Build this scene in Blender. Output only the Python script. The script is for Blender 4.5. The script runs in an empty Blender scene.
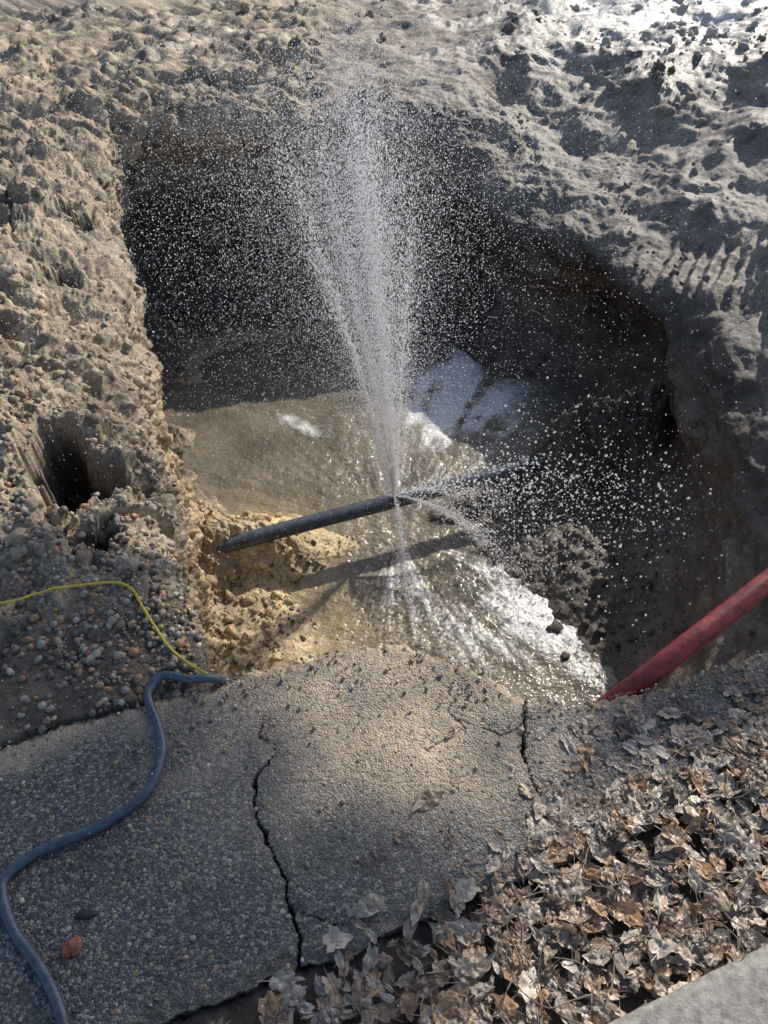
import bpy, math, random
import numpy as np
from mathutils import Vector
rng=np.random.default_rng(7); random.seed(7)
scene=bpy.context.scene
# ------------------------------------------------------------ noise
_perm=np.random.default_rng(3).permutation(256); _perm=np.concatenate([_perm,_perm,_perm]).astype(np.int64)
_g=np.random.default_rng(4).normal(size=(256,3)); _g/=np.linalg.norm(_g,axis=1)[:,None]; _g=_g.astype(np.float32)
def perlin(p):
    p=np.asarray(p,dtype=np.float32); i=np.floor(p).astype(np.int64); f=p-i; i&=255
    u=f*f*f*(f*(f*6-15)+10); out=0
    for dx in (0,1):
        wx=u[:,0] if dx else 1-u[:,0]
        for dy in (0,1):
            wy=u[:,1] if dy else 1-u[:,1]
            for dz in (0,1):
                wz=u[:,2] if dz else 1-u[:,2]
                h=_perm[_perm[_perm[i[:,0]+dx]+i[:,1]+dy]+i[:,2]+dz]
                g=_g[h]
                out=out+wx*wy*wz*(g[:,0]*(f[:,0]-dx)+g[:,1]*(f[:,1]-dy)+g[:,2]*(f[:,2]-dz))
    return out*1.6
def fbm(p,o=4,gain=.5,ridge=False):
    a=1;s=0;q=np.array(p,dtype=np.float32)
    for k in range(o):
        n=perlin(q+17.3*k)
        if ridge: n=1-2*np.abs(n)
        s=s+a*n;a*=gain;q=q*2.03
    return s
_w=np.random.default_rng(5).random((256,3)).astype(np.float32)
def worley(p,flat=False):
    p=np.asarray(p,dtype=np.float32); i=np.floor(p).astype(np.int64); f=p-i
    f1=np.full(len(p),9.,np.float32); f2=f1.copy(); idc=np.zeros(len(p),np.int64)
    for dx in (-1,0,1):
        for dy in (-1,0,1):
            for dz in ((0,) if flat else (-1,0,1)):
                h=_perm[_perm[_perm[(i[:,0]+dx)&255]+((i[:,1]+dy)&255)]+((i[:,2]+dz)&255)]
                o=_w[h]; d=(f[:,0]-dx-o[:,0])**2+(f[:,1]-dy-o[:,1])**2
                if not flat: d=d+(f[:,2]-dz-o[:,2])**2
                m=d<f1; f2=np.where(m,f1,np.minimum(f2,d)); idc=np.where(m,h,idc); f1=np.where(m,d,f1)
    return np.sqrt(f1),np.sqrt(f2),idc
def sst(a,b,x):
    t=np.clip((x-a)/(b-a),0,1); return t*t*(3-2*t)
# ------------------------------------------------------------ mesh helpers
def mk(name,verts,faces,mat=None,cols=None,smooth=True,attrs=None):
    verts=np.asarray(verts,np.float32); faces=np.asarray(faces,np.int32)
    me=bpy.data.meshes.new(name); n=faces.shape[1]
    me.vertices.add(len(verts)); me.vertices.foreach_set('co',verts.ravel())
    me.loops.add(faces.size); me.loops.foreach_set('vertex_index',faces.ravel())
    me.polygons.add(len(faces)); me.polygons.foreach_set('loop_start',np.arange(len(faces),dtype=np.int32)*n)
    me.polygons.foreach_set('use_smooth',np.full(len(faces),smooth))
    me.update(calc_edges=True); me.validate()
    if cols is not None:
        a=me.color_attributes.new('col','FLOAT_COLOR','POINT')
        c=np.ones((len(verts),4),np.float32); c[:,:3]=cols; a.data.foreach_set('color',c.ravel())
    for k,v in (attrs or {}).items():
        a=me.attributes.new(k,'FLOAT','POINT'); a.data.foreach_set('value',np.asarray(v,np.float32))
    ob=bpy.data.objects.new(name,me); scene.collection.objects.link(ob)
    if mat: me.materials.append(mat)
    return ob
def gridfaces(n,m,closed=False,flip=False):
    i=np.arange(n if closed else n-1); j=np.arange(m-1); I,J=np.meshgrid(i,j,indexing='ij'); I2=(I+1)%n
    a=I*m+J;b=I2*m+J;c=I2*m+J+1;d=I*m+J+1
    f=np.stack([a,b,c,d],-1).reshape(-1,4)
    return f[:,::-1] if flip else f
def tubegeo(pts,rad,seg=12,sub=8,caps=True):
    P=np.array(pts,float); R=np.broadcast_to(np.array(rad,float),(len(P),)).copy()
    if sub>1 and len(P)>2:
        ts=np.linspace(0,len(P)-1,(len(P)-1)*sub+1); P=cr(P,ts,False); R=np.interp(ts,np.arange(len(R)),R)
    T=np.gradient(P,axis=0); T/=np.linalg.norm(T,axis=1)[:,None]+1e-9
    up=np.array([0,0,1.]) if abs(T[0,2])<.9 else np.array([1.,0,0])
    V=[]
    for k in range(len(P)):
        s=np.cross(T[k],up); s/=np.linalg.norm(s)+1e-9; u=np.cross(s,T[k]); up=u
        a=np.arange(seg)/seg*2*np.pi
        V.append(P[k]+R[k]*(np.cos(a)[:,None]*s+np.sin(a)[:,None]*u))
    V=np.array(V); n=len(P)
    F=[]
    for k in range(n-1):
        for a in range(seg):
            b=(a+1)%seg; F.append((k*seg+a,k*seg+b,(k+1)*seg+b,(k+1)*seg+a))
    V=V.reshape(-1,3)
    if caps:
        c0=len(V); V=np.vstack([V,P[0],P[-1]])
        for a in range(0,seg,1):
            b=(a+1)%seg; F.append((c0,b,a,a)); F.append((c0+1,(n-1)*seg+a,(n-1)*seg+b,(n-1)*seg+b))
    return V,F
def cr(P,ts,closed):
    n=len(P); i=np.floor(ts).astype(int)
    if not closed: i=np.clip(i,0,n-2)
    f=(ts-i); ix=(lambda k:k%n) if closed else (lambda k:np.clip(k,0,n-1))
    p0,p1,p2,p3=P[ix(i-1)],P[ix(i)],P[ix(i+1)],P[ix(i+2)]
    f=f.reshape((-1,)+(1,)*(P.ndim-1)); k=.42
    m1=(p2-p0)*k; m2=(p3-p1)*k
    return (2*f**3-3*f**2+1)*p1+(f**3-2*f**2+f)*m1+(-2*f**3+3*f**2)*p2+(f**3-f**2)*m2
def mkpoly(name,V,F,mat):
    me=bpy.data.meshes.new(name)
    F=[tuple(dict.fromkeys(map(int,f))) for f in F]
    me.from_pydata([tuple(v) for v in V],[],F); me.update()
    for p in me.polygons: p.use_smooth=True
    ob=bpy.data.objects.new(name,me); scene.collection.objects.link(ob); me.materials.append(mat); return ob
def tube(name,pts,rad,mat,**k):
    V,F=tubegeo(pts,rad,**k); return mkpoly(name,V,F,mat)
def scatter(name,bases,pos,rot,scl,cols,mat,smooth=True):
    Vs=[];Fs=[];Cs=[];off=0; N=len(pos); k=rng.integers(0,len(bases),N)
    for b,(bv,bf) in enumerate(bases):
        m=np.where(k==b)[0]
        if len(m)==0: continue
        v=bv[None]*scl[m][:,None,:]; v=np.einsum('nij,nvj->nvi',rot[m],v)+pos[m][:,None,:]
        f=bf[None]+(np.arange(len(m))*len(bv))[:,None,None]+off
        Vs.append(v.reshape(-1,3));Fs.append(f.reshape(-1,bf.shape[1]));off+=v.shape[0]*v.shape[1]
        Cs.append(np.repeat(cols[m],len(bv),axis=0))
    return mk(name,np.vstack(Vs),np.vstack(Fs),mat,np.vstack(Cs),smooth)
def randrot(n):
    q=rng.normal(size=(n,4)); q/=np.linalg.norm(q,axis=1)[:,None]; w,x,y,z=q.T
    return np.stack([np.stack([1-2*(y*y+z*z),2*(x*y-z*w),2*(x*z+y*w)],-1),np.stack([2*(x*y+z*w),1-2*(x*x+z*z),2*(y*z-x*w)],-1),np.stack([2*(x*z-y*w),2*(y*z+x*w),1-2*(x*x+y*y)],-1)],1)
def basis(z,ang=None):
    z=z/(np.linalg.norm(z,axis=1)[:,None]+1e-9); n=len(z); r=rng.normal(size=(n,3))
    x=np.cross(r,z); x/=np.linalg.norm(x,axis=1)[:,None]+1e-9; y=np.cross(z,x)
    return np.stack([x,y,z],-1)
# ------------------------------------------------------------ materials
class NT:
    def __init__(s,name):
        s.m=bpy.data.materials.new(name); s.m.use_nodes=True; s.t=s.m.node_tree; s.t.nodes.clear()
        s.o=s.n('ShaderNodeOutputMaterial')
    def n(s,t,**k):
        x=s.t.nodes.new(t)
        for a,b in k.items():
            if a.startswith('_'): setattr(x,a[1:],b)
            else:
                kk=a.replace('__',' ')
                s.set(x,kk,b)
        return x
    def set(s,x,k,b):
        i=x.inputs[int(k[1:])] if (k[0]=='i' and k[1:].isdigit()) else x.inputs[k]
        if hasattr(b,'links') or isinstance(b,bpy.types.NodeSocket): s.t.links.new(b,i)
        else: i.default_value=b
    def noise(s,sc,det=5,rough=.55,vec=None):
        x=s.n('ShaderNodeTexNoise',Scale=sc,Detail=det,Roughness=rough)
        s.t.links.new(vec or s.pos(),x.inputs['Vector']); return x.outputs['Fac']
    def pos(s):
        if not hasattr(s,'_p'): s._p=s.n('ShaderNodeNewGeometry').outputs['Position']
        return s._p
    def math(s,op,a,b=0.,c=0.):
        return s.n('ShaderNodeMath',_operation=op,i0=a,i1=b,i2=c).outputs[0]
    def ramp(s,f,stops):
        x=s.n('ShaderNodeValToRGB',Fac=f); e=x.color_ramp.elements
        while len(e)<len(stops): e.new(.5)
        for q,(p,c) in zip(e,stops): q.position=p; q.color=(c if isinstance(c,tuple) else (c,c,c))+(1,)
        return x.outputs[0]
    def mix(s,f,a,b,bt='MIX'):
        x=s.n('ShaderNodeMix',_data_type='RGBA',_blend_type=bt); s.set(x,'i0',f)
        for i,v in ((6,a),(7,b)):
            if isinstance(v,bpy.types.NodeSocket): s.t.links.new(v,x.inputs[i])
            else: x.inputs[i].default_value=(v if len(v)==4 else tuple(v)+(1,))
        return x.outputs[2]
    def bump(s,h,dist,strength=1,nrm=None):
        x=s.n('ShaderNodeBump',Height=h,Distance=dist,Strength=strength)
        if nrm: s.t.links.new(nrm,x.inputs['Normal'])
        return x.outputs[0]
    def attr(s,n,o='Color'): return s.n('ShaderNodeAttribute',_attribute_name=n).outputs[o]
    def bsdf(s,**k):
        b=s.n('ShaderNodeBsdfPrincipled',**k); s.t.links.new(b.outputs[0],s.o.inputs[0]); return b
def soil_mat():
    s=NT('soil'); col=s.attr('col')
    n1=s.noise(7,6); n2=s.noise(55,5,.65)
    c=s.mix(1.,col,s.ramp(n1,[(.3,.62),(.7,1.35)]),'MULTIPLY')
    c=s.mix(1.,c,s.ramp(n2,[(.3,.5),(.68,1.45)]),'MULTIPLY')
    wet=s.attr('wet','Fac')
    r=s.math('SUBTRACT',.92,s.math('MULTIPLY',wet,.62)); r=s.math('ADD',r,s.math('MULTIPLY',s.math('SUBTRACT',n1,.5),.6))
    b=s.bump(s.noise(26,6,.62),.022,.6); b=s.bump(s.noise(150,4,.65),.006,.8,b)
    s.bsdf(Base__Color=c,Roughness=r,Normal=b); return s.m
def attr_mat(name,rough=.6,sc=80,bd=.002,spec=.5,transl=0):
    s=NT(name); c=s.mix(.8,s.attr('col'),s.ramp(s.noise(sc,5),[(.3,.6),(.7,1.4)]),'MULTIPLY')
    b=s.bsdf(Base__Color=c,Roughness=rough,Normal=s.bump(s.noise(sc*1.5,4),bd,.8)); b.inputs['Specular IOR Level'].default_value=spec
    if transl:
        t=s.n('ShaderNodeBsdfTranslucent',Color=c); m=s.n('ShaderNodeMixShader',Fac=transl)
        s.t.links.new(b.outputs[0],m.inputs[1]);s.t.links.new(t.outputs[0],m.inputs[2]);s.t.links.new(m.outputs[0],s.o.inputs[0])
    return s.m
def plain(name,c,rough=.5,sc=40,var=.3,bd=.001,spec=.5):
    s=NT(name); f=s.ramp(s.noise(sc,6,.6),[(.3,1-var),(.7,1+var)])
    b=s.bsdf(Base__Color=s.mix(1.,c,f,'MULTIPLY'),Roughness=rough,Normal=s.bump(s.noise(sc*4,4),bd,.6)); b.inputs['Specular IOR Level'].default_value=spec
    return s.m
def asphalt_mat():
    s=NT('asphalt')
    v1=s.n('ShaderNodeTexVoronoi',Scale=78.); s.t.links.new(s.pos(),v1.inputs['Vector'])
    v2=s.n('ShaderNodeTexVoronoi',Scale=200.); s.t.links.new(s.pos(),v2.inputs['Vector'])
    rnd=s.n('ShaderNodeSeparateColor',Color=v1.outputs['Color'])
    rnd2=s.n('ShaderNodeSeparateColor',Color=v2.outputs['Color'])
    stone=s.ramp(rnd.outputs[0],[(0.,(.14,.135,.13)),(.35,(.22,.21,.19)),(.6,(.31,.28,.24)),(.8,(.42,.30,.17)),(.93,(.28,.17,.10)),(1.,(.50,.47,.42))])
    stone2=s.ramp(rnd2.outputs[0],[(0.,(.045,.045,.048)),(.6,(.09,.09,.088)),(.85,(.20,.19,.17)),(1.,(.36,.34,.30))])
    m1=s.math('MULTIPLY',s.math('LESS_THAN',v1.outputs['Distance'],.40),s.math('GREATER_THAN',rnd.outputs[1],.64))
    dirt_and_sun=s.attr('dirt_and_sun','Fac'); c=s.mix(dirt_and_sun,stone2,(.50,.39,.27)); c=s.mix(m1,c,stone)
    c=s.mix(1.,c,s.ramp(s.noise(3,5,.6),[(.3,.75),(.7,1.25)]),'MULTIPLY')
    c=s.mix(.9,c,s.ramp(s.noise(330,4),[(.3,.55),(.7,1.4)]),'MULTIPLY')
    crk=s.attr('crack','Fac'); c=s.mix(crk,c,(.03,.027,.024))
    b=s.bump(s.math('MULTIPLY',s.math('SUBTRACT',.5,v1.outputs['Distance']),m1),.007,.9)
    b=s.bump(s.math('SUBTRACT',.6,v2.outputs['Distance']),.0035,.9,b); b=s.bump(s.noise(500,3),.0015,.7,b)
    s.bsdf(Base__Color=c,Roughness=s.ramp(s.noise(11,5),[(.3,.30),(.7,.6)]),Normal=b); return s.m
def water_mat():
    s=NT('muddy_water'); foam_and_glint=s.attr('foam_and_glint','Fac')
    n=s.noise(45,6,.7); f=s.math('MULTIPLY',foam_and_glint,s.math('ADD',s.math('MULTIPLY',n,1.7),-.1)); 
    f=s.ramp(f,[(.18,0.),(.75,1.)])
    base=s.mix(s.ramp(s.noise(2.5,6,.6),[(.35,0.),(.65,1.)]),(.11,.095,.07),(.21,.18,.135))
    base=s.mix(s.attr('silt_and_sun','Fac'),base,(.44,.34,.19))
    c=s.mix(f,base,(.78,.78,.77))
    b=s.bump(s.noise(11,5,.6),.03,.45); b=s.bump(s.noise(50,4,.6),.01,.6,b)
    r=s.math('ADD',.08,s.math('MULTIPLY',f,.4))
    s.bsdf(Base__Color=c,Roughness=r,Normal=b); return s.m
def drop_mat():
    s=NT('water_drops'); d=s.n('ShaderNodeBsdfTranslucent',Color=(.97,.97,.98,1)); e=s.n('ShaderNodeBsdfDiffuse',Color=(.95,.96,.97,1)); 
    m=s.n('ShaderNodeMixShader',Fac=.35); s.t.links.new(d.outputs[0],m.inputs[1]); s.t.links.new(e.outputs[0],m.inputs[2])
    s.t.links.new(m.outputs[0],s.o.inputs[0]); return s.m
SOIL=soil_mat(); ASPH=asphalt_mat(); WATER=water_mat(); DROP=drop_mat()
STONE=attr_mat('pebble_stone',.5,60,.002); LEAF=attr_mat('dead_leaf',.36,45,.003,.5,.25)
# ------------------------------------------------------------ light / camera
AZ,EL=math.radians(36),math.radians(35)
S=np.array([math.sin(AZ)*math.cos(EL),math.cos(AZ)*math.cos(EL),math.sin(EL)])
w=bpy.data.worlds.new("World"); scene.world=w; w.use_nodes=True; nt=w.node_tree
sky=nt.nodes.new('ShaderNodeTexSky'); sky.sky_type='NISHITA'; sky.sun_disc=False; sky.sun_elevation=EL; sky.sun_rotation=AZ; sky.dust_density=1.5
bg=nt.nodes['Background']; bg.inputs[1].default_value=.145; nt.links.new(sky.outputs[0],bg.inputs[0])
sl=bpy.data.lights.new('sun','SUN'); sl.energy=5; sl.angle=math.radians(.53); sl.color=(1,.93,.82)
so=bpy.data.objects.new('sun',sl); scene.collection.objects.link(so); so.rotation_euler=Vector(S).to_track_quat('Z','Y').to_euler()
cam=bpy.data.cameras.new('camera'); co=bpy.data.objects.new('camera',cam); scene.collection.objects.link(co); scene.camera=co
cam.sensor_fit='VERTICAL'; cam.sensor_height=24; cam.lens=18.12; cam.clip_end=300; cam.clip_start=.05
co.location=(0,0,1.65); co.rotation_euler=(math.radians(48),0,0)
scene.view_settings.view_transform='Standard'; scene.view_settings.look='None'; scene.view_settings.exposure=0
# ------------------------------------------------------------ asphalt outline
FX=np.array([-6,-2.5,-1.4,-.918,-.794,-.59,-.432,-.349,-.221,-.091,.043,.148,.275,.332,.452,.544,.676,.82,1.025,1.5,2.4,6,10])
FY=np.array([.1,.6,.86,1.0,1.063,1.136,1.172,1.225,1.251,1.298,1.317,1.267,1.212,1.150,1.109,1.136,1.157,1.212,1.29,1.40,1.75,3.2,4.8])
def yF(x): return np.interp(x,FX,FY)
def yN(x): return .516+.37*(x+.18)
# ------------------------------------------------------------ terrain
CEN=(.2,3.4,-1.58)
cols=[
[(0,-3,-.03),(0,.3,-.05),(.05,1.05,-.1),(.05,1.22,-.13),(.05,1.2,-.5),(.05,1.3,-1.),(.05,1.6,-1.5),(.1,2.5,-1.58)],
[(-1.5,-3,-.03),(-.45,.4,-.05),(-.42,.98,-.1),(-.45,1.16,-.1),(-.45,1.2,-.5),(-.5,1.3,-1.),(-.55,1.7,-1.5),(-.3,2.5,-1.58)],
[(-4,-1.5,0),(-1.2,.9,.02),(-.75,1.25,.0),(-.58,1.38,-.04),(-.66,1.5,-.45),(-.80,1.7,-1.),(-.88,2.0,-1.5),(-.45,2.6,-1.58)],
[(-4.5,1.2,.1),(-1.7,1.7,.03),(-1.05,1.8,.01),(-.80,1.85,-.12),(-.80,1.95,-.5),(-.86,2.2,-1.),(-.88,2.5,-1.45),(-.4,2.9,-1.57)],
[(-5,2.4,.1),(-1.9,2.4,.08),(-1.35,2.45,.03),(-1.08,2.5,-.2),(-1.02,2.65,-.6),(-1.02,2.85,-1.05),(-.98,3.,-1.4),(-.4,3.15,-1.5)],
[(-5,4,.1),(-2.2,3.3,.1),(-1.6,3.3,.05),(-1.26,3.3,-.12),(-1.26,3.4,-.6),(-1.26,3.5,-1.1),(-1.1,3.5,-1.5),(-.45,3.5,-1.57)],
[(-5,6.5,.1),(-2.7,4.8,.1),(-2.0,4.7,.05),(-1.68,4.6,-.1),(-1.7,4.6,-.6),(-1.7,4.6,-1.1),(-1.5,4.5,-1.5),(-.6,4.,-1.6)],
[(-4,9,.1),(-2.7,6.9,.1),(-2.15,6.2,.05),(-1.9,5.9,-.06),(-1.95,6.1,-.5),(-1.85,6.,-1.1),(-1.5,5.6,-1.5),(-.6,4.6,-1.62)],
[(-1,10,.1),(-.7,7.5,.1),(-.6,6.5,.06),(-.5,6.2,-.06),(-.5,6.45,-.5),(-.5,6.4,-1.1),(-.3,5.9,-1.5),(-.1,4.7,-1.62)],
[(.8,10.8,.1),(.6,8.1,.12),(.5,7.0,.08),(.5,6.45,-.15),(.5,6.3,-.6),(.5,6.2,-1.1),(.4,5.8,-1.5),(.3,4.7,-1.6)],
[(2,11.3,.2),(1.4,8.4,.2),(1.3,7.5,.15),(1.15,6.4,-.3),(1.,5.7,-.62),(.95,5.6,-1.1),(.85,5.2,-1.5),(.6,4.4,-1.6)],
[(4,11.3,.25),(2.9,8.7,.25),(2.4,7.6,.22),(1.85,6.2,-.25),(1.45,5.2,-.62),(1.95,5.5,-1.1),(1.6,4.9,-1.5),(.9,4.1,-1.6)],
[(6,9.5,.25),(4.0,7.2,.25),(3.2,6.4,.22),(2.4,5.2,-.25),(1.7,4.4,-.66),(2.15,4.7,-1.1),(1.7,4.2,-1.5),(.9,3.8,-1.58)],
[(6.5,6.5,.2),(3.9,4.9,.2),(3.0,4.7,.15),(2.3,4.15,-.3),(1.76,3.8,-.85),(1.8,3.8,-1.2),(1.5,3.6,-1.5),(.9,3.5,-1.56)],
[(6.5,3.5,.1),(3.5,3.1,.12),(2.6,3.,.08),(2.1,2.9,-.2),(1.8,2.8,-.75),(1.65,2.8,-1.15),(1.4,2.9,-1.5),(.8,3.1,-1.56)],
[(5,.5,0),(2.4,1.3,0),(1.8,1.6,.0),(1.55,1.75,-.1),(1.5,1.9,-.6),(1.4,2.1,-1.1),(1.2,2.3,-1.5),(.7,2.8,-1.58)],
[(2,-3,-.03),(.9,.4,-.05),(.8,.98,-.1),(.78,1.1,-.1),(.8,1.25,-.5),(.8,1.4,-1.),(.8,1.8,-1.5),(.5,2.6,-1.58)],
]
C=np.array([c+[CEN] for c in cols],float)
wc=[40,80,130,130,120,95,85,75,70,65,85,90,80,60,60,50,40]
tc=np.concatenate([k+np.arange(n)/n for k,n in enumerate(wc)])
wr=[110,95,95,115,90,60,80,60]
tr=np.concatenate([k+np.arange(n)/n for k,n in enumerate(wr)]+[[8.]])
G=cr(C,tc,True); G=np.swapaxes(cr(np.swapaxes(G,0,1),tr,False),0,1)
nc,nr=G.shape[:2]
du=np.roll(G,-1,0)-np.roll(G,1,0); dv=np.gradient(G,axis=1); N=np.cross(du,dv); 
N/=np.linalg.norm(N,axis=2)[...,None]+1e-9
flip=False
if N[nc//2,60,2]<0: N=-N; flip=True
P=G.reshape(-1,3).copy(); Nf=N.reshape(-1,3).copy(); bad=~np.isfinite(Nf).all(1)|(np.abs(Nf).sum(1)<.5); Nf[bad]=(0,0,1)
T=np.tile(tr,nc)
x,y,z=P.T
floorw=sst(5.8,6.6,T); left=sst(-.3,-.8,x)*(1-floorw); right=sst(.7,1.3,x)*(1-floorw)
wv=np.stack([perlin(P*2.5),perlin(P*2.5+40),perlin(P*2.5+90)],1)
wp=P+.16*wv
n1=fbm(P*1.1,3); n2=fbm(wp*2.1,5,.5,ridge=True)-.35; n3=fbm(P*12+5,4,.55); n4=fbm(P*60,2)
f1,f2,idc=worley(P*3.2+.9*wv); blk=(_w[idc%256][:,1]-.5)
g1,g2,_=worley(wp*12)
lm=sst(-.25,.35,fbm(P*.9+60,3))
lm2=sst(-.1,.5,fbm(P*1.3+20,3))
amp=.55+.5*left-.1*right
disp=(.08*n1+amp*(.060*n2+.020*n3+.005*n4)
   +left*(.07*blk*lm2-.06*lm2*np.exp(-((f2-f1)/.08)**2))
   +.03*np.clip(.55-g1,0,1)*lm*amp*(1-.6*right)
   +right*(.07*fbm(P*np.array([1.5,1.5,4])+9,3)))
sc=right*np.exp(-((x-2.0)**2+(y-4.6)**2+(z+.40)**2)/.16)
disp+=.020*sc*np.sin((x*.8-y*.55+z*.5)*66+2.2*n1)
sc2=left*sst(3.2,4.0,y)*sst(-1.6,-2.1,x)*sst(-.2,.3,n1)
disp+=.014*sc2*np.sin((x*.7+y*.9)*42+3*n1)
lowd=1-.55*sst(-.9,-1.2,z)*sst(0,.6,x)
disp=disp*(1-floorw)*lowd+floorw*(.035*fbm(P*2.2+9,4)+.009*n3+.003*n4)
for hx,hy,hz,hr,hd in [(-.86,2.0,-.4,.1,.14),(-1.1,2.75,-.4,.10,.2),(-1.6,2.9,.05,.09,.1),(1.0,7.1,.0,.25,.15),(1.45,2.1,-.7,.1,.1),(1.75,2.6,-.6,.16,.12),(-1.25,3.0,-.1,.07,.14)]:
    d2=(x-hx)**2+(y-hy)**2+(z-hz)**2; disp-=hd*np.exp(-d2/hr**2)
P+=Nf*disp[:,None]
# collapsed cavities in the left bank
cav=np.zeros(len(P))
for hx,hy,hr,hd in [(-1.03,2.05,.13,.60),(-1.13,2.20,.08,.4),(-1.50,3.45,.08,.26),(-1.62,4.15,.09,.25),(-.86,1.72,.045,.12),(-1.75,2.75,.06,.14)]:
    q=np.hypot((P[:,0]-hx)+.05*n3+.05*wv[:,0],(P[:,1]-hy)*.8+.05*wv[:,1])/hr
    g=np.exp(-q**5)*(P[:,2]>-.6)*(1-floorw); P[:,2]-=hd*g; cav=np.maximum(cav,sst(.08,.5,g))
x,y,z=P.T.copy()
A=np.array([-1.35,2.79]);B=np.array([1.35,3.84]); ab=B-A; L=np.linalg.norm(ab); ab/=L
s_=(x-A[0])*ab[0]+(y-A[1])*ab[1]; d_=(x-A[0])*(-ab[1])+(y-A[1])*ab[0]
rid=(.22*np.exp(-((d_-.05)/.11)**2)*(sst(1.25,.4,s_)*1.0+sst(1.55,2.3,s_)*1.0)+.40*np.exp(-(d_/.2)**2)*sst(2.32,2.66,s_))
rid+=.10*np.exp(-((x-.85)**2/.14+(y-3.2)**2/.06))+.15*np.exp(-((x+.75)**2/.05+(y-3.25)**2/.04))+.16*np.exp(-((x-1.25)**2/.1+(y-3.0)**2/.2))
z+=rid*sst(5.2,6.1,T)*(1+.12*n3)
z+=.10*np.exp(-((x+.62)**2/.09+(y-2.45)**2/.10))*floorw+.05*np.exp(-((x+.40)**2/.06+(y-2.5)**2/.08))*floorw
under=(y<yF(x)-.01)&(z>-.45)&(y>yN(x)-.02)&(x>-5)
z=np.where(under,np.minimum(z,-.10),z)
verge=(y<=yN(x)+.01)&(z>-.4); z=np.where(verge,-.035+.01*n3,z)
hi=(y<yF(x)+.5)&(y>=yF(x)-.01)&(z>-.35)&(x<-.4)
bl=sst(.5,.12,y-yF(x)); z=np.where(hi,z*(1-bl)+bl*(np.clip(z,-.08,.015)*.3+.008*n2+.006*n3),z)
P=np.stack([x,y,z],1)
# colour
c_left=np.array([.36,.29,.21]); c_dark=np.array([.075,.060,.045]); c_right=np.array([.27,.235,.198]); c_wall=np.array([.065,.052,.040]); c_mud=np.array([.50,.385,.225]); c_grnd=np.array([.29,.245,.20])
col=np.tile(c_grnd,(len(P),1)); 
def blend(c,wt): 
    global col; wt=np.clip(wt,0,1)[:,None]; col=col*(1-wt)+c*wt
blend(c_left,left); blend(c_right,right)
blend(np.array([.55,.53,.50]),sst(6.8,8.6,y)*sst(.8,2.4,x)*.9)  # far sun glare painted in as paler ground
blend(c_wall,sst(-.3,-.7,z)*(1-.8*left*sst(3.9,3.3,y)))  # wet wall soil, with the caves' shadow put into its dark colour
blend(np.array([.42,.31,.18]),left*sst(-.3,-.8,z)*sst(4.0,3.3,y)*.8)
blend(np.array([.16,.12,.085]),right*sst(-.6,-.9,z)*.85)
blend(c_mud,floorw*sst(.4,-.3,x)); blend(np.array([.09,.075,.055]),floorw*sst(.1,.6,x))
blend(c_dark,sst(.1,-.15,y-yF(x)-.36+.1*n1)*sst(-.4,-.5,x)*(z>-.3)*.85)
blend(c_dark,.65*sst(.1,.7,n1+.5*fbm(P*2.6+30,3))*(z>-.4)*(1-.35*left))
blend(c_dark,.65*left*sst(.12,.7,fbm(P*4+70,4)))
blend(c_dark*.45,cav*.95)  # shade of the holes painted in as darker soil
blend(np.array([.10,.08,.06]),verge*1.)
col*=np.clip(1+.2*n3,.5,1.5)[:,None]
wet=np.clip(.25+.45*sst(-.5,-1.1,z)+.75*sst(6.2,8.0,y)*sst(.8,2.2,x)+.5*sst(6.5,8,y)*(fbm(P*.9+3,2)>.15)+.25*right+.3*sst(.0,.5,n1),0,1)
O=P.reshape(nc,nr,3)[:,0]; cen=np.array(CEN[:2]); rings=[]
for k in range(14,0,-1):
    f=1+ (k/14)**2.2*22; q=cen+(O[:,:2]-cen)*f
    zz=.1*min(1,k/3)+O[:,2]*(1-min(1,k/3)); rings.append(np.column_stack([q,zz]))
R=np.array(rings).swapaxes(0,1)
full=np.concatenate([R,P.reshape(nc,nr,3)],1); k=14
c0=col.reshape(nc,nr,3)[:,:1]; ww=np.linspace(1,0,k)[None,:,None]
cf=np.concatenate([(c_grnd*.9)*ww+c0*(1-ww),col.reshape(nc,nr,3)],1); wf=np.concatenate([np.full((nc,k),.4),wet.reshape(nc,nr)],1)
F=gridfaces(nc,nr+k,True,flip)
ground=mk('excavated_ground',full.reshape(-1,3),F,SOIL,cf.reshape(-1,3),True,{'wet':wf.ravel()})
me=ground.data; nn=np.zeros(len(me.vertices)*3,np.float32); me.vertices.foreach_get('normal',nn); nn=nn.reshape(nc,nr+k,3)[:,k:].reshape(-1,3)
topm=(P[:,2]>-.25)&(P[:,0]<-.3)&(P[:,1]<2.6)&(P[:,0]>-2.6); PT=P[topm]
def gz(px,py,r=.02):
    d=(PT[:,0]-px)**2+(PT[:,1]-py)**2; m=d<r*r
    return PT[m,2].max() if m.any() else PT[np.argmin(d),2]
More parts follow.
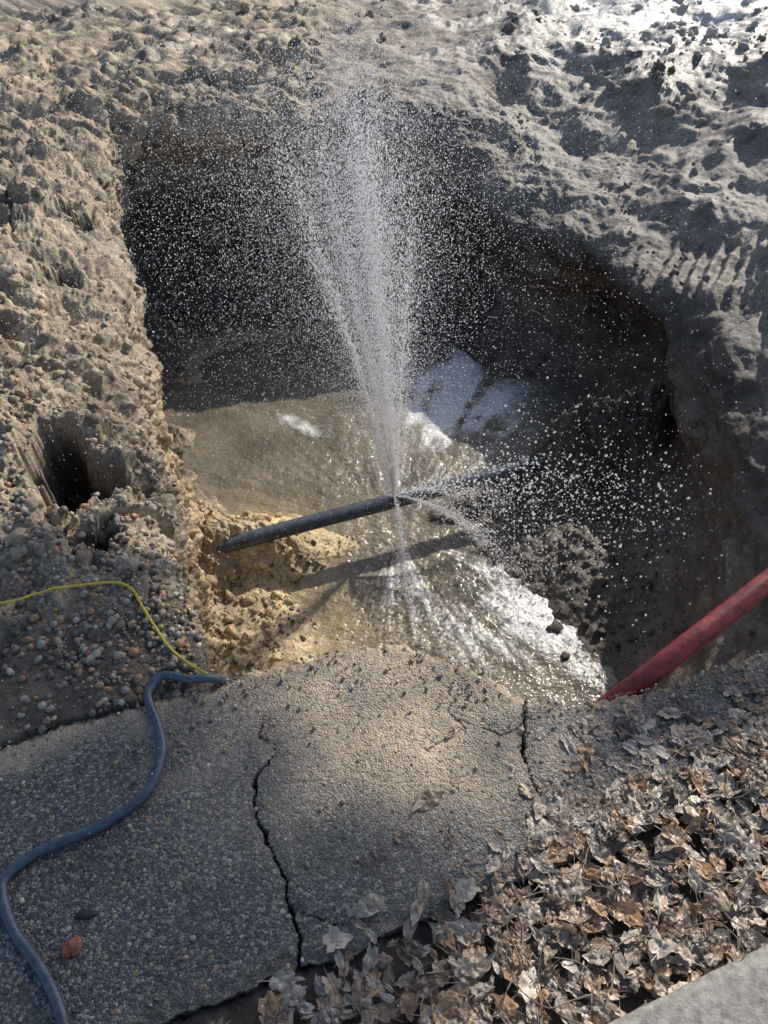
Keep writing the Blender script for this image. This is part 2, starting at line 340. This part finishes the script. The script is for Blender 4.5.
# ------------------------------------------------------------ asphalt slab
xs=np.concatenate([np.linspace(-6,-1.3,60)[:-1],np.linspace(-1.3,1.35,800),np.linspace(1.35,9,90)[1:]])
vs=np.linspace(0,1,300)
X=np.repeat(xs[:,None],300,1); e3=lambda s_,k_:perlin(np.column_stack([xs*k_,np.full(len(xs),s_),np.zeros(len(xs))]))
far=yF(xs)+.014*e3(1.,22)+.010*e3(2.,60)+.006*e3(3,160); near=yN(xs)+.02*e3(5.,7)+.008*e3(6.,30)+.004*e3(7.,120)
Y=near[:,None]+(far-near)[:,None]*vs[None]
Z=np.zeros_like(X); Pp=np.stack([X,Y,Z],-1).reshape(-1,3)
a1,a2,_=worley(Pp*62,True)
Zf=.006*fbm(Pp*3,3)+.0035*np.clip(.5-a1,0,.5)+.0012*perlin(Pp*130)
def dpoly(pts,wob=.008,fr=30):
    q=Pp[:,:2]+wob*np.stack([perlin(Pp*fr),perlin(Pp*fr+50)],1)+.5*wob*np.stack([perlin(Pp*fr*3.5),perlin(Pp*fr*3.5+50)],1); d=np.full(len(q),9.); 
    for a,b in zip(pts[:-1],pts[1:]):
        a=np.array(a);b=np.array(b);v=b-a; t=np.clip(((q-a)@v)/(v@v),0,1); d=np.minimum(d,np.linalg.norm(q-a-t[:,None]*v,axis=1))
    return d
crk=np.zeros(len(Pp)); wmod=.75+.6*fbm(Pp*18+4,2)
cracks=[([(-.262,.975),(-.285,.945),(-.298,.90),(-.285,.83),(-.255,.77),(-.215,.70),(-.19,.63),(-.165,.57),(-.17,.5)],.0026,.035),
([(-.30,1.06),(-.305,1.03),(-.26,1.0),(-.262,.975)],.0015,.012),
([(.36,1.15),(.345,1.07),(.33,.98)],.0028,.03),([(.33,.98),(.345,.9),(.36,.82),(.33,.72)],.0016,.015),
([(.345,1.07),(.29,1.03),(.24,1.05)],.0012,.006),([(.18,1.26),(.2,1.16),(.16,1.1),(.2,1.05),(.1,.99)],.0011,.005),([(-.19,.63),(-.1,.6),(0,.61)],.001,.005)]
for pts,wd,dp in cracks:
    d=dpoly(pts); ww=wd*np.clip(wmod,.35,1.6); m=sst(1.5,.5,d/ww); Zf-=dp*m; crk=np.maximum(crk,m); Zf-=.004*sst(.03,0,d)
edge=np.minimum((far[:,None]-Y).ravel(),(Y-near[:,None]).ravel())
Zf-=.016*sst(.04,0,edge+.014*perlin(Pp*40))**2
Z=Zf.reshape(X.shape)
def skirt(yv,zv,sgn):
    r=[]
    for dz in (.015,.04,.075,.1):
        r.append(np.stack([xs,yv+sgn*(-.004+.010*perlin(np.column_stack([xs*40,np.full(len(xs),dz*60),np.zeros(len(xs))]))),zv-dz],-1))
    return r
sl_f=skirt(far,Z[:,-1],1); sl_n=skirt(near,Z[:,0],-1)
body=np.stack([X,Y,Z],-1)
fullA=np.concatenate([np.stack(sl_n[::-1],1),body,np.stack(sl_f,1)],1)
padc=lambda a,v:np.concatenate([np.full((len(xs),4),v),a.reshape(X.shape),np.full((len(xs),4),v)],1).ravel()
px_,py_=Pp[:,0],Pp[:,1]
silt_and_sun=np.exp(-((px_-.02)**2/.15+(py_-1.08)**2/.08)); fn=fbm(Pp*6,5)+.5*perlin(Pp*60)  # sandy film; the sunlit patch's warm tone is painted in here too
dirt_and_sun=np.clip(.7*sst(.12,0.,(far[:,None]-Y).ravel()+.06*perlin(Pp*9))*sst(-.2,-.6,X.ravel())+.3*sst(.1,.7,fn)*sst(.0,.3,Y.ravel()-.75)*sst(.5,.3,px_)+1.*silt_and_sun*(.8+.5*fn)+.3*sst(.06,.0,edge)*1,0,.88)
mk('asphalt_pavement',fullA.reshape(-1,3),gridfaces(len(xs),308,False,False),ASPH,None,True,{'crack':padc(crk,0),'dirt_and_sun':padc(dirt_and_sun,.25)})
# ------------------------------------------------------------ kerb
kd=np.array([.93,.367]);kd/=np.linalg.norm(kd); kn=np.array([kd[1],-kd[0]])
prof=[(0,-.12),(0,.015),(.004,.03),(.012,.038),(.03,.042),(.12,.044),(.142,.04),(.15,.03),(.15,-.12)]
ks=np.linspace(-5,8,1300); KV=[]
for s0 in ks:
    b=np.array([.415,.426])+kd*s0
    for o,h in prof: p=b+kn*o; KV.append((p[0],p[1],h))
KV=np.array(KV); KV[:,2]+=.003*fbm(KV*12,4); KV[:,:2]+=.002*perlin(KV*40)[:,None]
mk('concrete_kerb',KV,gridfaces(len(ks),len(prof),False,True),plain('kerb_concrete',(.25,.235,.21),.75,60,.45,.003))
# ------------------------------------------------------------ water in the pit
wx=np.linspace(-1.9,2.3,520); wy=np.linspace(1.1,6.4,640); WX,WY=np.meshgrid(wx,wy,indexing='ij'); Wp=np.stack([WX.ravel(),WY.ravel(),np.zeros(WX.size)],1)
src=np.array([.06,3.34]); dx=Wp[:,0]-src[0]; dy=Wp[:,1]-src[1]; r=np.hypot(dx,dy); th=np.arctan2(dy,dx)
st=fbm(np.column_stack([th*9,r*1.3,np.zeros(len(r))]),3)+.4*fbm(Wp*7,3)
wz=.006*fbm(Wp*5,4)+.006*fbm(Wp*16,3)*np.exp(-r*.6)+.006*st*np.exp(-(r-.8)**2*2)
blob=lambda cx,cy,ax,ay,ro:np.exp(-((((Wp[:,0]-cx)*math.cos(ro)+(Wp[:,1]-cy)*math.sin(ro))/ax)**2+((-(Wp[:,0]-cx)*math.sin(ro)+(Wp[:,1]-cy)*math.cos(ro))/ay)**2))
fo=1.15*blob(.95,2.85,.50,.27,-.9)+1.25*blob(.5,4.75,.42,.62,.3)+.8*blob(-.62,4.45,.25,.08,-.6)+.5*blob(.1,3.0,.2,.2,0)+.35*blob(.45,2.6,.6,.3,0)  # froth, plus sky and sun reflections painted as white patches
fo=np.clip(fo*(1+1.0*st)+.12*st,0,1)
sil=np.clip((1.1*blob(-.5,2.45,.42,.42,0)+.8*blob(-.75,3.3,.35,.3,0))*(1+.5*fbm(Wp*5+4,4)),0,1)
mk('water',np.column_stack([Wp[:,:2],-1.52+wz]),gridfaces(520,640,False,False),WATER,None,True,{'foam_and_glint':fo,'silt_and_sun':sil})
# ------------------------------------------------------------ leaking pipe
PIPE=plain('wet_pipe',(.07,.082,.10),.22,25,.5,.002)
root=bpy.data.objects.new('leaking_water_pipe',None); scene.collection.objects.link(root)
pa=np.array([-1.35,2.79,-1.285]); pb=np.array([1.35,3.84,-1.255]); pd=(pb-pa)/np.linalg.norm(pb-pa)
def onp(s): return pa+(pb-pa)*s
parts=[tube('pipe_run',[onp(0),onp(.25)+[0,0,.004],onp(.5),onp(.75)+[0,0,-.004],onp(1)],.044,PIPE,seg=28,sub=12)]
for s0 in (.80,):
    parts.append(tube('pipe_coupling',[onp(s0),onp(s0)+pd*.01,onp(s0)+pd*.07,onp(s0)+pd*.08],[.045,.051,.051,.045],PIPE,seg=28,sub=1))
for p in parts: p.parent=root
# ------------------------------------------------------------ red hose, black hose, rope
RED=plain('red_rubber',(.27,.035,.03),.45,30,.5,.002)
tube('red_hose',[(.50,1.20,-.30),(.60,1.195,-.13),(.69,1.215,-.02),(.80,1.28,.03),(.92,1.36,.055),(1.05,1.45,.08),(1.35,1.655,.13),(2.0,2.05,.16),(3.4,2.6,.2)],.029,RED,seg=24,sub=16)
BLK=plain('black_rubber',(.06,.085,.115),.35,60,.4,.0008)
tube('black_hose',[(-.36,1.25,-.15),(-.43,1.19,.0),(-.494,1.175,.02),(-.565,1.185,.022),(-.59,1.13,.018),(-.55,1.05,.014),(-.522,.975,.014),(-.535,.873,.014),(-.622,.793,.014),(-.735,.737,.014),(-.787,.675,.014),(-.736,.587,.014),(-.649,.507,.014),(-.586,.426,.014),(-.5,.25,.0),(-.6,-.2,-.015)],.0112,BLK,seg=14,sub=10)
YEL=plain('yellow_rope_fibre',(.60,.46,.07),.7,300,.4,.001)
rk=np.array([(-2.2,1.25),(-1.5,1.33),(-1.058,1.37),(-.95,1.42),(-.86,1.45),(-.76,1.475),(-.70,1.45),(-.65,1.38),(-.57,1.28),(-.5,1.22)])
rv=cr(np.array([(a,b,max(gz(a,b,.03)+.008,.012)) for a,b in rk]+[(-.435,1.185,.004),(-.40,1.23,-.2)]),np.linspace(0,11,300),False)
for j in range(len(rv)-28): rv[j,2]=max(rv[j,2],gz(rv[j,0],rv[j,1],.012)+.005)
rv[:,2]=np.convolve(np.pad(rv[:,2],4,'edge'),np.ones(9)/9,'valid')+.003
ry=bpy.data.objects.new('yellow_rope',None); scene.collection.objects.link(ry)
Tn=np.gradient(rv,axis=0);Tn/=np.linalg.norm(Tn,axis=1)[:,None]; sd=np.cross(Tn,[0,0,1.]); sd/=np.linalg.norm(sd,axis=1)[:,None]; ud=np.cross(sd,Tn)
for k in range(3):
    ph=np.arange(300)*.9+k*2.094; o=tube('strand_%d'%(k+1),rv+.002*(np.cos(ph)[:,None]*sd+np.sin(ph)[:,None]*ud),.0021,YEL,seg=6,sub=1); o.parent=ry
# ------------------------------------------------------------ pebbles
import bmesh
def ico(sub,seed,am):
    bm=bmesh.new(); bmesh.ops.create_icosphere(bm,subdivisions=sub,radius=1); v=np.array([q.co[:] for q in bm.verts]); f=np.array([[q.index for q in g.verts] for g in bm.faces]); bm.free()
    v=v*(1+am*perlin(v*1.3+seed*7.7)[:,None]+.4*am*perlin(v*3+seed)[:,None]); return v,f
peb=[ico(2,k,.25) for k in range(5)]; clod=[ico(2,k+20,.75) for k in range(6)]
pal=np.array([(.36,.31,.25),(.28,.24,.20),(.44,.30,.17),(.22,.17,.13),(.45,.40,.33),(.36,.20,.11),(.14,.13,.12),(.20,.17,.14)])*.85
def pick(mask,n,power=1):
    id_=np.where(mask)[0]; return rng.choice(id_,min(n,len(id_)),replace=True)
up=nn[:,2]>.25
m=up&(P[:,0]<-.5)&(P[:,0]>-1.7)&(P[:,1]<2.4)&(P[:,1]>yF(P[:,0])-.02)&(P[:,2]>-.25)
i1=pick(m,6000); i2=pick(up&(P[:,0]<-.6)&(P[:,1]>2.2)&(P[:,1]<7)&(P[:,2]>-.6),1500); i3=pick((T>5.6)&(T<7.9)&(P[:,0]<.3)&(P[:,1]<3.3),1200)
ids=np.concatenate([i1,i2,i3]); sz=np.concatenate([.002+.011*rng.random(len(i1))**4,.003+.011*rng.random(len(i2))**4,.004+.012*rng.random(len(i3))**3])
jit=rng.normal(size=(len(ids),3))*.004; pos=P[ids]+jit+nn[ids]*sz[:,None]*.15
scl=sz[:,None]*(.7+.5*rng.random((len(ids),3))); cl=pal[rng.integers(0,len(pal),len(ids))]*(.75+.5*rng.random((len(ids),1)))
scatter('pebbles',peb,pos,randrot(len(ids)),scl,cl,STONE)
i4=pick(up&(P[:,0]<-.6)&(P[:,1]>1.5)&(P[:,2]>-1.2)&(cav<.1),1600); i5=pick(up&(P[:,1]>6.2)&(P[:,2]>-.3)&(lm>.4),900); i6=pick(up&(P[:,0]>.9)&(P[:,1]>1.8)&(P[:,2]>-1.5)&(lm2>.4),500); i7=pick((T>5.4)&(T<6.8)&(P[:,1]>2.2)&(P[:,1]<4.2),350)
ids=np.concatenate([i4,i5,i6,i7]); sz=np.concatenate([.005+.022*rng.random(len(i4))**4,.008+.04*rng.random(len(i5))**4,.006+.02*rng.random(len(i6))**4,.008+.03*rng.random(len(i7))**3])
scl=sz[:,None]*(.6+.8*rng.random((len(ids),3)))
scatter('soil_clods',clod,P[ids],randrot(len(ids)),scl,col[ids]*(.85+.3*rng.random((len(ids),1))),attr_mat('clod_soil',.85,50,.006,.3))
n=2600; gx=rng.uniform(-1.2,1.2,n); t=rng.random(n); gy=yN(gx)+(yF(gx)-yN(gx))*np.where(rng.random(n)<.45,1-.25*t**2,t); sz=.0012+.005*rng.random(n)**5
scatter('grit',peb,np.column_stack([gx,gy,sz*.4+.001]),randrot(n),sz[:,None]*(.7+.5*rng.random((n,3))),pal[rng.integers(0,len(pal),n)]*(.9+.5*rng.random((n,1))),STONE)
v,f=ico(3,3,.5); mk('red_brick_fragment',v*np.array([.016,.018,.013])+np.array([-.61,.552,.010]),f,plain('brick_clay',(.30,.11,.07),.8,120,.5,.003))
v,f=ico(2,13,.6); mk('asphalt_chip',v*np.array([.022,.012,.006])+np.array([-.60,.615,.004]),f,plain('chip',(.03,.03,.032),.7))
# ------------------------------------------------------------ leaves
def leafbase(kind,seed):
    r_=np.random.default_rng(seed); NA=26; NRg=4; a=np.arange(NA)/NA*2*np.pi
    if kind==0: ax=(1,.46); rad=.5*(1-.12*np.cos(2*a))*(1+.05*np.cos(11*a))
    elif kind==1: rad=.38+.12*np.abs(np.cos(2.5*a))**.8; ax=(1,.85)
    else: rad=.5*(1+.05*np.cos(9*a)); ax=(1,.58)
    tip=np.exp(-(np.minimum(a,2*np.pi-a)/.28)**2)*.18; rad=rad+tip+.045*r_.normal(size=NA)
    V=[(0,0,0)]
    for k in range(1,NRg+1):
        for j in range(NA): V.append((rad[j]*k/NRg*math.cos(a[j])*ax[0],rad[j]*k/NRg*math.sin(a[j])*ax[1],0))
    V=np.array(V); x_,y_=V[:,0].copy(),V[:,1].copy()
    b1,b2=r_.uniform(-1.2,1.2),r_.uniform(.0,1.6)*r_.choice([-1,1])
    V[:,2]=b1*x_**2*.45+b2*y_**2*1.2+.20*perlin(np.column_stack([x_*3.6+seed*3,y_*4,x_*0]))+.14*perlin(np.column_stack([x_*8+seed,y_*9,x_*0]))-.03*np.exp(-(y_/.03)**2)
    V[:,0]+=.4*r_.normal()*y_*y_; V[:,1]+=.25*r_.normal()*x_*x_
    Fq=[]
    for j in range(NA): Fq.append((0,1+j,1+(j+1)%NA))
    for k in range(NRg-1):
        for j in range(NA):
            A_=1+k*NA+j;B_=1+k*NA+(j+1)%NA; Fq+= [(A_,A_+NA,B_+NA),(A_,B_+NA,B_)]
    n0=len(V); V=np.vstack([V,[(-.42,.012,0),(-.42,-.012,0),(-.80,.008,.05),(-.80,-.008,.05)]]); Fq+=[(n0,n0+2,n0+1),(n0+1,n0+2,n0+3)]
    return V,np.array(Fq)
lb=[leafbase([0,2,0,1][k%4],k) for k in range(20)]
BX=[-.3,-.05,.15,.28,.38,.48,.62,.8,1.,2,4]; BY=[.40,.50,.57,.64,.74,.83,.92,1.0,1.08,1.42,2.2]
N0=13000; lx=rng.uniform(-.35,2.6,N0); ly=rng.uniform(.1,1.7,N0)
inside=(ly<np.interp(lx,BX,BY)+.04*rng.normal(size=N0))&(ly>.426+.395*(lx-.415)-.01)
lx,ly=lx[inside],ly[inside]
ex=np.concatenate([rng.uniform(-.1,1.1,120),rng.normal(.45,.14,110)]); ey=np.interp(ex,BX,BY)+np.abs(rng.normal(size=230))*.10; k_=ey<yF(ex)-.02; lx=np.append(lx,ex[k_]); ly=np.append(ly,ey[k_])
lx=np.append(lx,[.16,.38,.10,.52,-.42,.44,.60]); ly=np.append(ly,[1.03,1.03,.86,1.06,.47,1.0,1.07])
n=len(lx); dB=np.interp(lx,BX,BY)-ly; lz=.006+np.clip(dB,0,.12)*.22*rng.random(n)-np.where(ly<yN(lx),.012,0)
ln=.024+.042*rng.random(n)**1.4; tilt=rng.normal(size=(n,2))*.20*(dB>.02)[:,None]+rng.normal(size=(n,2))*.08
zz=np.column_stack([tilt,np.ones(n)]); R_=basis(zz)
lp=np.array([(.40,.31,.23),(.46,.37,.28),(.30,.21,.15),(.50,.43,.36),(.38,.23,.13),(.34,.28,.23),(.56,.48,.39),(.19,.135,.10)])
lc=lp[rng.integers(0,len(lp),n)]*(.75+.5*rng.random((n,1)))
scatter('fallen_leaves',lb,np.column_stack([lx,ly,lz]),R_,np.column_stack([ln,ln*rng.uniform(.7,1.2,n),ln*rng.uniform(.35,1.0,n)]),lc,LEAF)
TW=plain('twig_bark',(.18,.14,.10),.8,100,.4,.001); V=[];F=[]
for k in range(90):
    x0=rng.uniform(-.1,1.6); y0=np.interp(x0,BX,BY)-rng.uniform(-.02,.35); a=rng.uniform(0,6.28); Ln=rng.uniform(.04,.18); z0=rng.uniform(.02,.045)
    pts=[(x0+math.cos(a+.4*math.sin(j))*Ln*j/4,y0+math.sin(a+.4*math.sin(j))*Ln*j/4,z0+.008*rng.normal()) for j in range(5)]
    v,f=tubegeo(pts,[.0018,.0016,.0014,.0012,.0008],seg=5,sub=3); F+= [tuple(np.array(q)+sum(len(u) for u in V)) for q in f]; V.append(v)
mkpoly('twigs',np.vstack(V),F,TW)
# ------------------------------------------------------------ spray
octv=np.array([(1,0,0),(-1,0,0),(0,1,0),(0,-1,0),(0,0,1),(0,0,-1)],float); octf=np.array([(0,2,4),(2,1,4),(1,3,4),(3,0,4),(2,0,5),(1,2,5),(3,1,5),(0,3,5)])
SR=np.array([.06,3.33,-1.225]); PS=[];VS=[];SZ=[];ST=[]
def emit(n,axis,cone,speed,tmax,size,stretch,pw=1.,drag=0.,core=1.,fan=1.):
    ax=np.array(axis,float); ax/=np.linalg.norm(ax)
    e1=np.cross(ax,[0,1.,0]); e1/=np.linalg.norm(e1)+1e-9; e2=np.cross(ax,e1)
    an=cone*np.abs(rng.normal(size=n))**core; ph=rng.random(n)*6.283
    d=e1*(np.sin(an)*np.cos(ph)*fan)[:,None]+e2*(np.sin(an)*np.sin(ph))[:,None]+ax*np.cos(an)[:,None]
    sp=rng.uniform(speed[0],speed[1],n); t=tmax*rng.random(n)**pw*(1+.12*rng.normal(size=n)); t=np.abs(t)
    v0=d*sp[:,None]; g=np.array([0,0,-9.81])
    if drag>0: e=np.exp(-drag*t)[:,None]; p=v0*(1-e)/drag+g*(t[:,None]/drag-(1-e)/drag**2); v=v0*e+g*(1-e)/drag
    else: p=v0*t[:,None]+.5*g*t[:,None]**2; v=v0+g*t[:,None]
    p=p+SR
    k=(p[:,2]>-1.52)&(p[:,2]<.75+.35*rng.random(n)+.15*rng.normal(size=n))&(p[:,1]<5.9)
    s=size[0]+(size[1]-size[0])*rng.random(n)**3
    PS.append(p[k]);VS.append(v[k]);SZ.append(s[k]);ST.append(np.full(k.sum(),stretch))
rad=math.radians
emit(74000,(-.07,-.02,1),rad(10),(7,10.5),.44,(.0012,.0035),.95,.8,.7,1.15)
emit(62000,(-.14,.0,1),rad(17),(6.5,10),.6,(.0010,.0031),1.0,.9,.8,1.15)
emit(12000,(-.05,-.02,1),rad(4.5),(7,9),.36,(.0012,.0034),2.2,.8,.6)
emit(3200,(-.20,.0,1),rad(1.0),(6,8.5),.34,(.0012,.0030),3.5,.9,.7)
emit(2200,(-.13,-.05,1),rad(1.1),(6,8.5),.32,(.0012,.0030),3.5,.9,.7)
emit(1800,(.03,-.03,1),rad(1.8),(6,8.5),.28,(.0012,.0032),3.5,.9,.6)
emit(34000,(-.24,.1,1),rad(24),(5.5,9.),1.3,(.0009,.0024),1.1,1.,1.0)
# side spray
emit(4200,(1.,-.25,.85),rad(12),(2.6,4.8),.9,(.0022,.0095),1.0,.7,.2)
emit(3600,(1.,-.15,.55),rad(16),(2.4,5.2),.65,(.0018,.007),.95,.6,.2)
emit(2600,(1.,-.45,.30),rad(9),(2.2,3.4),.5,(.0016,.005),1.4,.7,.2)
emit(1600,(1.,.05,.42),rad(2.2),(2.0,3.0),.42,(.0013,.0035),2.5,.8,.1)
emit(1600,(1.,-.5,.28),rad(1.8),(2.3,2.8),.45,(.0013,.0035),2.5,.8,.1)
emit(1600,(.9,-.2,.08),rad(3),(2.,2.6),.3,(.0013,.0035),2.5,.8,.1)
emit(2200,(.14,-1.,.2),rad(7),(1.2,1.9),.3,(.0013,.0035),2.5,.8,.1)
emit(600,(-1.,-.1,.6),rad(25),(.8,2.2),.5,(.0012,.003),1.5,.9,.1)
PSa=np.vstack(PS);VSa=np.vstack(VS);SZa=np.concatenate(SZ);STa=np.concatenate(ST)
R_=basis(VSa); scl=np.column_stack([SZa,SZa,SZa*STa])
scatter('water_spray',[(octv,octf)],PSa,R_,scl,np.ones((len(PSa),3)),DROP)
print('drops',len(PSa))
# ------------------------------------------------------------ unseen caster added beyond the pit, leaf clumps placed to shade the pavement
BARK=plain('bark',(.12,.09,.07),.9,20,.4,.01); FOL=attr_mat('tree_foliage',.6,20,.002,.4,.2)
tr_=bpy.data.objects.new('shadow_caster_tree',None); scene.collection.objects.link(tr_)
tg=[(-1.30,.90,.36),(-.90,.80,.32),(-.55,.66,.28),(-.25,.50,.22),(-.02,.46,.15),(-1.1,1.38,.26),(-.85,1.36,.16),(-.62,1.02,.18),(-.38,.86,.15),(-.10,.68,.12),(.12,.62,.08),(.62,1.06,.11),(.84,1.12,.12),(1.1,1.2,.14),(-1.6,1.0,.3),(-.75,0.2,.35)]
base=np.array([12.2,15.0,0.1]); top=base+[-.5,.3,12.5]; ctr=[]; V=[];F=[]
def addt(pts,r,**k):
    v,f=tubegeo(pts,r,**k); o=sum(len(u) for u in V); F.extend([tuple(np.array(q)+o) for q in f]); V.append(v)
addt([base,base+[.1,0,3],base+[-.1,.1,7],top],[.32,.24,.16,.05],seg=14,sub=6)
for i_,(gx,gy,gr) in enumerate(tg):
    c=np.array([gx,gy,0])+S*(15.0+rng.uniform(-.7,.7)); ctr.append((c,gr))
    j=base+[0,0,min(c[2]-1.2,9)]; mid=(j+c)/2+[0,0,.6]; addt([j,mid,c],[.05,.022,.008],seg=8,sub=5)
for k in range(12):
    a=rng.uniform(0,6.28); c=base+[1.6+1.6*math.cos(a),1.8*math.sin(a)+1,7.5+3.5*rng.random()]; ctr.append((c,.8)); addt([base+[0,0,c[2]-1.5],(base+[0,0,c[2]-1.5]+c)/2+[0,0,.4],c],[.09,.05,.015],seg=8,sub=5)
o=mkpoly('trunk_and_limbs',np.vstack(V),F,BARK); o.parent=tr_
pp=[];
for c,r in ctr:
    nq=int(1700*(r/.4)**2); d=rng.normal(size=(nq,3)); d/=np.linalg.norm(d,axis=1)[:,None]; pp.append(c+d*r*(rng.random((nq,1))**.4)*(1+.12*rng.normal(size=(nq,1))))
pp=np.vstack(pp); lf=(np.array([(-1,0,0),(0,-.5,.1),(1,0,0),(0,.5,.1)],float),np.array([(0,1,2),(0,2,3)]))
o=scatter('shadow_crown',[lf],pp,randrot(len(pp)),np.full((len(pp),3),.045),np.array([(.05,.08,.03)])*(.6+.8*rng.random((len(pp),1))),FOL,False); o.parent=tr_
